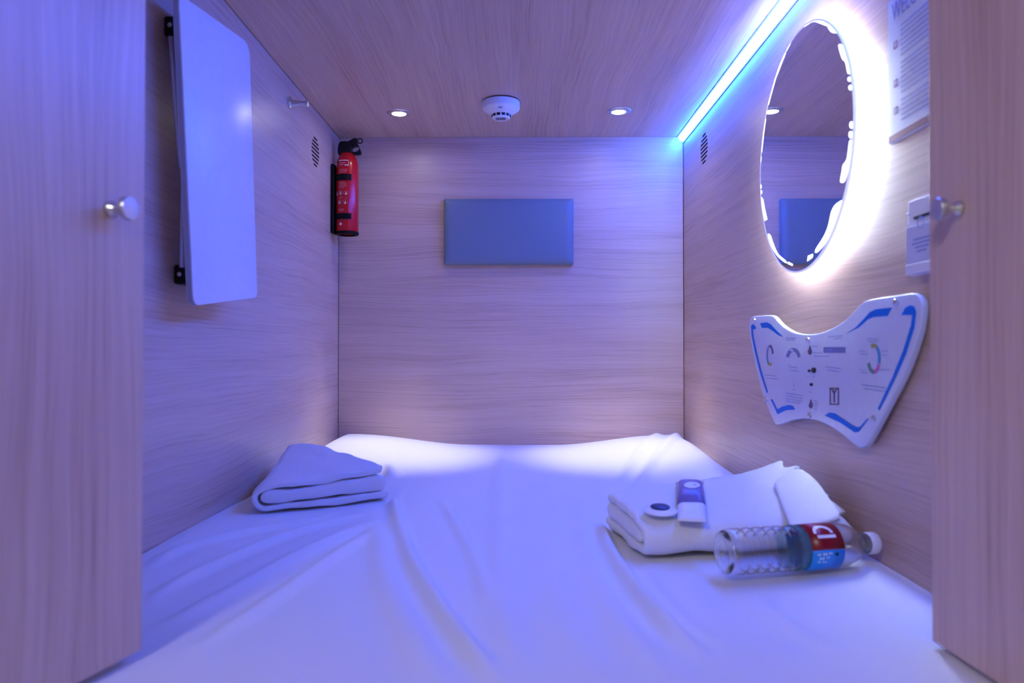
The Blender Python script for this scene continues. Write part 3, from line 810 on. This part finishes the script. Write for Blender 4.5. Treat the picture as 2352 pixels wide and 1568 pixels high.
# ------------------------------------------------------------------ folded cloth stacks
def cloth_extrude(path, thick, nsl, place, endr=.008, depth=1.0, bm=None, wob=.0012, seed=0):
    """path: list of (a,b) centre line of a folded cloth, thick: cloth pile thickness,
    place(a, b, t) -> world point. The ends of the extrusion are rounded over."""
    bm = bm or bmesh.new()
    P = [Vector((x, y, 0)) for x, y in path]; n = len(P)
    nor = []
    for i in range(n):
        d = P[min(i + 1, n - 1)] - P[max(i - 1, 0)]; d.normalize(); nor.append(Vector((-d.y, d.x, 0)))
    ts = []
    for k in range(5): ts.append(endr / depth * (1 - math.cos(k / 4 * math.pi / 2)))
    m_ = nsl
    for k in range(1, m_): ts.append(endr / depth + (1 - 2 * endr / depth) * k / m_)
    ts += [1 - q for q in ts[:5]][::-1]
    rings = []
    for t in ts:
        e = min(t, 1 - t) * depth
        k = math.sqrt(max(0.0, 1 - (1 - min(1, e / endr)) ** 2)); k = .35 + .65 * k
        pts = []
        th = thick / 2 * k
        capn = 5
        for i in range(n): pts.append(P[i] + nor[i] * th)
        d = (P[-1] - P[-2]).normalized()
        for j in range(1, capn): 
            a_ = math.pi / 2 - math.pi * j / capn; pts.append(P[-1] + nor[-1] * th * math.sin(a_) + d * th * math.cos(a_))
        for i in range(n - 1, -1, -1): pts.append(P[i] - nor[i] * th)
        d = (P[0] - P[1]).normalized()
        for j in range(1, capn):
            a_ = -math.pi / 2 + math.pi * j / capn; pts.append(P[0] + nor[0] * th * math.sin(a_) + d * th * math.cos(a_))
        ring = []
        for q in pts:
            w_ = place(q.x, q.y, t)
            nz = noise.noise_vector(w_ * 22 + Vector((seed, 0, 0))) * wob * 2.2 + noise.noise_vector(w_ * 90) * wob * .5
            ring.append(bm.verts.new(w_ + nz))
        rings.append(ring)
    m = len(rings[0])
    for r0, r1 in zip(rings, rings[1:]):
        for i in range(m): bm.faces.new((r0[i], r0[(i + 1) % m], r1[(i + 1) % m], r1[i]))
    f1 = bm.faces.new(rings[0][::-1]); f2 = bm.faces.new(rings[-1]); f1.normal_update(); f2.normal_update()
    bmesh.ops.triangulate(bm, faces=[f1, f2])
    return bm
def arcpts(cx, cy_, r, a0, a1, n=8):
    return [(cx + r * math.cos(math.radians(a0 + (a1 - a0) * k / n)), cy_ + r * math.sin(math.radians(a0 + (a1 - a0) * k / n))) for k in range(n + 1)]
def linep(x0, y0, x1, y1, n=8): return [(x0 + (x1 - x0) * k / n, y0 + (y1 - y0) * k / n) for k in range(n)]

# --- left: folded cotton sheet or blanket. a runs left to right along the front face
FLx, FLy = onz(570, 1187, ZB).x, onz(570, 1187, ZB).y
FRx, FRy = onz(893, 1148, ZB).x, onz(893, 1148, ZB).y
BLx, BLy = XL + .035, 1.80
BRx, BRy = -.375, 1.80
Lf = math.hypot(FRx - FLx, FRy - FLy)
def placeL(a, b, t):
    u = a / Lf
    f = Vector((FLx + (FRx - FLx) * u, FLy + (FRy - FLy) * u, 0)); k = Vector((BLx + (BRx - BLx) * u, BLy + (BRy - BLy) * u, 0))
    p = f.lerp(k, t)
    hs = 1.0 + t * (0.75 * (1 - u) ** 1.0 * 1.0 + 0.22 * u) 
    lay = max(0, min(1, b / .07))
    # the pile fans open towards the right, the upper layers climb to the back
    z = zat(min(max(p.x, XL + .03), XR - .03), p.y) + .0040 + b * hs * (0.80 + 0.36 * u)
    # the top flap pulls back from the right rear corner
    p.x -= lay * t * u * .085; p.y -= lay * t * u * .02
    p.x = max(p.x, XL + .004)
    return Vector((p.x, p.y, z))
fs = thing('folded_sheet', 'white cotton sheet folded into a thick wedge at the left wall', 'folded sheet', (FLx, FLy, ZB))
# outer layer: bottom, round the left end, and over the top
ro = .0285
outer = linep(Lf - .004, .008, .036, .008, 14) + arcpts(.034, .008 + ro * .82, ro * .82, -90, -270, 10)
outer = [(x, y) for x, y in outer] + linep(.036, .0555, Lf - .020, .0585, 14) + [(Lf - .018, .0585)]
o = obj('outer_layer', cloth_extrude(outer, .0135, 14, placeL, .006, .30, wob=.0024, seed=3), M_flannel, fs, True)
inner = linep(.037, .0335, Lf - .017, .0335, 22) + [(Lf - .0165, .0335)]
o = obj('inner_layer', cloth_extrude(inner, .0285, 14, placeL, .006, .30, wob=.0022, seed=8), M_flannel, fs, True)

# --- right: thick terry bath towel, cross-section (depth, height) extruded left to right
tw = thing('bath_towel', 'thick white terry bath towel folded in a pile at the right wall', 'towel', (.19, 1.13, ZB))
TA = onz(1482, 1294, ZB); TB_ = Vector((XR - .022, 1.200, 0))
TAb = Vector((.160, 1.385, 0)); TBb = Vector((XR - .045, 1.46, 0))
DT = .27
def placeR(a, b, t):
    u = a / DT
    f = Vector((TA.x, TA.y, 0)).lerp(TB_, t); k = TAb.lerp(TBb, t)
    p = f.lerp(k, u)
    sc = .95 + .42 * t * min(1, u * 1.3) + .05 * t
    top = max(0, min(1, b / .066))
    sc += .05 * math.sin(t * 17 + u * 5) * top * t
    uu = max(0, min(1, u / .55)); sc *= .80 + .20 * uu * uu * (3 - 2 * uu)
    x = p.x + .010 * math.sin(u * 30 + b * 60) * max(0, t - .8) * 5
    return Vector((min(x, XR - .004), p.y + .004 * math.sin(t * 9), zat(x, p.y) + .0070 + b * sc + .006 * top * math.sin(u * 28 + 1) * max(0, t - .6) * 2.5))
z1, z2, z3, z4 = .009, .0265, .044, .0615
twp = linep(DT - .035, .0350, .050, .0350, 16) + [(.049, .0350)]
spine = linep(DT - .01, .0105, .034, .0105, 14) + arcpts(.034, .0352, .0247, -90, -270, 14) + linep(.040, .0600, DT - .012, .0590, 14)
o = obj('outer_fold', cloth_extrude(spine, .0190, 20, placeR, .010, .37, wob=.0022, seed=11), M_towel, tw, True)
o = obj('inner_fold', cloth_extrude(twp, .0300, 20, placeR, .010, .37, wob=.0018, seed=15), M_towel, tw, True)
# the flap folded back on top, over by the wall
def topz(x, y):
    # height of the towel's upper face
    t = (x - .17) / (XR - .02 - .17); u = max(0, min(1, (y - 1.14) / .25)); t = max(0, min(1, t))
    uu = max(0, min(1, u / .55))
    return ZB + .0095 + .0700 * (.80 + .20 * uu * uu * (3 - 2 * uu)) * (.95 + .42 * t * min(1, u * 1.3) + .05 * t + .05 * math.sin(t * 17 + u * 5) * t)
fp = [onz(1775, 1118, ZB + .088), onz(1820, 1176, ZB + .086), onz(1938, 1166, ZB + .084), onz(1893, 1120, ZB + .092), onz(1830, 1096, ZB + .094)]
fp = [Vector((min(p.x, XR - .040), p.y, 0)) for p in fp]
fp2 = fillet(fp, .030, 7)
cen = sum(fp2, Vector()) / len(fp2)
bm = bmesh.new(); rings = []
for s_, h in ((1.0, -.004), (1.015, .001), (.98, .004), (.90, .006), (.6, .0068), (.3, .007)):
    rings.append([bm.verts.new(Vector((min(XR - .003, (cen + (p - cen) * s_).x), (cen + (p - cen) * s_).y, topz(*(cen + (p - cen) * s_).xy) + h - .002))) for p in fp2])
for r0, r1 in zip(rings, rings[1:]):
    for i in range(len(r0)): bm.faces.new((r0[i], r0[(i + 1) % len(r0)], r1[(i + 1) % len(r0)], r1[i]))
bm.faces.new(rings[0]); bm.faces.new(rings[-1])
obj('folded_flap', bm, M_towel, tw, True)

# --- small round pack with dark centre, and the sachet on the towel
q = onz(1516, 1162, ZB + .0790); q.z = topz(q.x, q.y) + .001
ax_ = Vector((0, -.12, 1)).normalized()
rp_ = thing('soap_pack', 'flat round white soap pack with dark blue centre on the bath towel', 'soap', q)
sm_angle(obj('wrapper', lathe([(0, 0), (.024, 0), (.0275, .002), (.0255, .0045), (.018, .0068), (0, .0075)], q, ax_, 40), M_white, rp_), 50)
obj('centre_disc', lathe([(0, .0074), (.0150, .0074), (.0154, .0083), (.0145, .0092), (0, .0094)], q, ax_, 32), M_navy, rp_, True)
# sachet
s0 = onz(1590, 1183, ZB + .075); s1 = onz(1584, 1114, ZB + .086)
sv = (s1 - s0); sl = sv.length; sd_ = sv.normalized(); sw = Vector((1, 0, 0)); sw = (sw - sd_ * sw.dot(sd_)).normalized()
sq = thing('toiletry_sachet', 'long clear toiletry sachet with violet band and white oval on the bath towel', 'sachet', s0)
def sach(u, v, h):   # u across -1..1, v 0..1 along
    p = s0 + sd_ * (v * sl) + sw * (u * .0225)
    return Vector((p.x, p.y, topz(p.x, p.y) + .002 + h))
def pillow(v0, v1, wide, hh, m, name, lift=0, nu=14, nv=14):
    bm = bmesh.new(); g1 = {}; g2 = {}
    for i in range(nu + 1):
        for j in range(nv + 1):
            u = -1 + 2 * i / nu; v = v0 + (v1 - v0) * j / nv; vv_ = j / nv
            k = (max(0, 1 - abs(u) ** 4)) ** .5 * (max(0, 1 - abs(2 * vv_ - 1) ** 8)) ** .5
            g1[i, j] = bm.verts.new(sach(u * wide, v, lift + hh * k + .0006)); g2[i, j] = bm.verts.new(sach(u * wide, v, lift))
    for i in range(nu):
        for j in range(nv):
            bm.faces.new((g1[i, j], g1[i + 1, j], g1[i + 1, j + 1], g1[i, j + 1])); bm.faces.new((g2[i, j], g2[i, j + 1], g2[i + 1, j + 1], g2[i + 1, j]))
    for i in range(nu):
        bm.faces.new((g1[i, 0], g2[i, 0], g2[i + 1, 0], g1[i + 1, 0])); bm.faces.new((g1[i, nv], g1[i + 1, nv], g2[i + 1, nv], g2[i, nv]))
    for j in range(nv):
        bm.faces.new((g1[0, j], g1[0, j + 1], g2[0, j + 1], g2[0, j])); bm.faces.new((g1[nu, j], g2[nu, j], g2[nu, j + 1], g1[nu, j + 1]))
    return obj(name, bm, m, sq, True)
pillow(.0, .34, .98, .007, M_white, 'clear_end', 0)
pillow(.335, .93, 1.0, .013, M_violet, 'violet_band', 0)
pillow(.925, 1.05, 1.08, .001, M_film, 'sealed_edge', .0005)
bm = bmesh.new(); vr = []
for k in range(24):
    t = 2 * math.pi * k / 24
    u = .12 + .58 * math.cos(t) * (1 + .12 * math.sin(2 * t)); v = .60 + .10 * math.sin(t)
    kk = (max(0, 1 - abs(u) ** 4)) ** .5
    vr.append(sach(u, v, .013 * kk + .0012))
prism(vr, (0, 0, .0006), bm)
obj('oval_label', bm, M_lab, sq)

# --- water bottle lying in front of the towel
bz = ZB + .0405
b0 = onz(1656, 1268, bz); b1 = onz(2009, 1246, bz)
b1.x = min(b1.x, XR - .006)
bd = (b1 - b0); bl = bd.length; bd.normalize()

wb = thing('water_bottle', 'clear plastic water bottle with red and blue label lying before the bath towel', 'bottle', b0)
k = bl / .25
prof = [(0, .006), (.014, .003), (.024, 0), (.029, .003), (.0315, .009), (.0325, .018)]
h = .024
for i in range(5):
    prof += [(.0325, h), (.0328, h + .004), (.0288, h + .0080), (.0286, h + .0105), (.0325, h + .015)]; h += .0165
prof += [(.0325, h + .002), (.0310, h + .006), (.0310, .172), (.0325, .176), (.0322, .186), (.0295, .200), (.0240, .212), (.0175, .221), (.0135, .226), (.0130, .231), (.0150, .232), (.0150, .234), (.0125, .235), (.0125, .240), (0, .240)]
prof = [(r, hh * k) for r, hh in prof]
wall_ = .0016
inn = [(max(0, r - wall_), min(max(hh, .0075 * k), .2385 * k)) for r, hh in prof[:-1]]
sm_angle(obj('bottle_body', lathe(prof[:-1] + inn[::-1], b0, bd, 64, xdir=(0, 0, 1)), M_clear, wb), 60)
sm_angle(obj('cap', lathe([(0, .2300), (.0, .2300), (.0150, .2345), (.0155, .2355), (.0155, .249), (.0145, .2505), (0, .2508)][2:], b0 + bd * 0, bd, 40, xdir=(0, 0, 1)), M_white, wb))
bmc = bmesh.new()
for i in range(36):
    a_ = 2 * math.pi * i / 36; x_, y_, z_ = frame(bd)
    c0 = b0 + bd * .236 * k + (x_ * math.cos(a_) + y_ * math.sin(a_)) * .0155; c1 = c0 + bd * .012 * k
    tube([c0, c1], .0005, 4, bm=bmc)
obj('cap_ridges', bmc, M_white, wb)
# label sleeves: partial shells round the bottle, angle 0 = up, towards camera positive
upv = Vector((0, 0, 1)); upv = (upv - bd * upv.dot(bd)).normalized(); fv = bd.cross(upv)
if fv.y > 0: fv = -fv
def shell(s0_, s1_, a0, a1, r, m, name, parent, th=.0003, n=24, build=True, bm=None):
    bm = bm or bmesh.new(); g = []
    for i in range(n + 1):
        a_ = math.radians(a0 + (a1 - a0) * i / n); dr = upv * math.cos(a_) + fv * math.sin(a_)
        g.append([bm.verts.new(b0 + bd * s + dr * rr) for s in (s0_, s1_) for rr in (r, r + th)])
    for p, q in zip(g, g[1:]):
        for f in ((0, 2, 3, 1),): pass
        bm.faces.new((p[0], q[0], q[2], p[2])); bm.faces.new((p[1], p[3], q[3], q[1]))
        bm.faces.new((p[0], p[1], q[1], q[0])); bm.faces.new((p[2], q[2], q[3], p[3]))
    if abs(a1 - a0) < 359:
        bm.faces.new((g[0][0], g[0][2], g[0][3], g[0][1])); bm.faces.new((g[-1][0], g[-1][1], g[-1][3], g[-1][2]))
    if build: return obj(name, bm, m, parent, True)
    return bm
sA, sB, sC = .108 * k, .124 * k, .176 * k
shell(sA, sB, -170, 170, .0326, M_teal, 'label_teal_edge', wb)
shell(sB, sC, -70, 84, .0327, M_kred, 'label_red_panel', wb)
lb = shell(sB, sC, 84.5, 168, .0327, M_kblue, 'label_blue_panel', wb)
shell(sB, sC, -168, -70.5, .0327, M_kblue, 'label_blue_panel', wb)
# the white letters on the label: an arch over a bar
bm = bmesh.new()
shell(sB + .013, sC - .010, 47, 55, .03305, None, '', None, build=False, bm=bm, n=6)
n = 16; rr = .0332
sm_ = (sB + sC) / 2 - .001
for i in range(n):
    t0, t1 = math.pi * i / n, math.pi * (i + 1) / n
    q = []
    for t, s_, ang in ((t0, 1, 1), (t1, 1, 1), (t1, .72, .68), (t0, .72, .68)):
        ss = sm_ + math.cos(t) * .0155 * s_; aa = math.radians(42 - 28 * math.sin(t) * ang)
        q.append(b0 + bd * ss + (upv * math.cos(aa) + fv * math.sin(aa)) * rr)
    f = [bm.verts.new(p) for p in q]; bm.faces.new(f)
obj('label_letters', bm, M_lab, wb)
bm = bmesh.new()
for (s_, a_, w_, h_) in ((.008, 92, .005, 5), (.017, 91, .006, 6), (.026, 90, .005, 5), (.012, 102, .007, 6), (.023, 101, .004, 4), (.010, 112, .004, 5), (.018, 113, .006, 4)):
    shell(sB + s_, sB + s_ + w_ * .35, a_, a_ + h_, .0331, None, '', None, build=False, bm=bm, n=3); shell(sB + s_ + w_ * .6, sB + s_ + w_, a_, a_ + h_, .0331, None, '', None, build=False, bm=bm, n=3)
obj('label_small_letters', bm, M_lab, wb)
shell(sB + .036, sB + .041, 92, 99, .0331, M_dark, 'label_mark', wb)

for o in bpy.data.objects:
    if o.type == 'MESH' and o.name.split('.')[0] in ('small_print', 'printed_text', 'pictogram_print', 'title_print', 'label_small_letters'):
        o['kind'] = 'stuff'
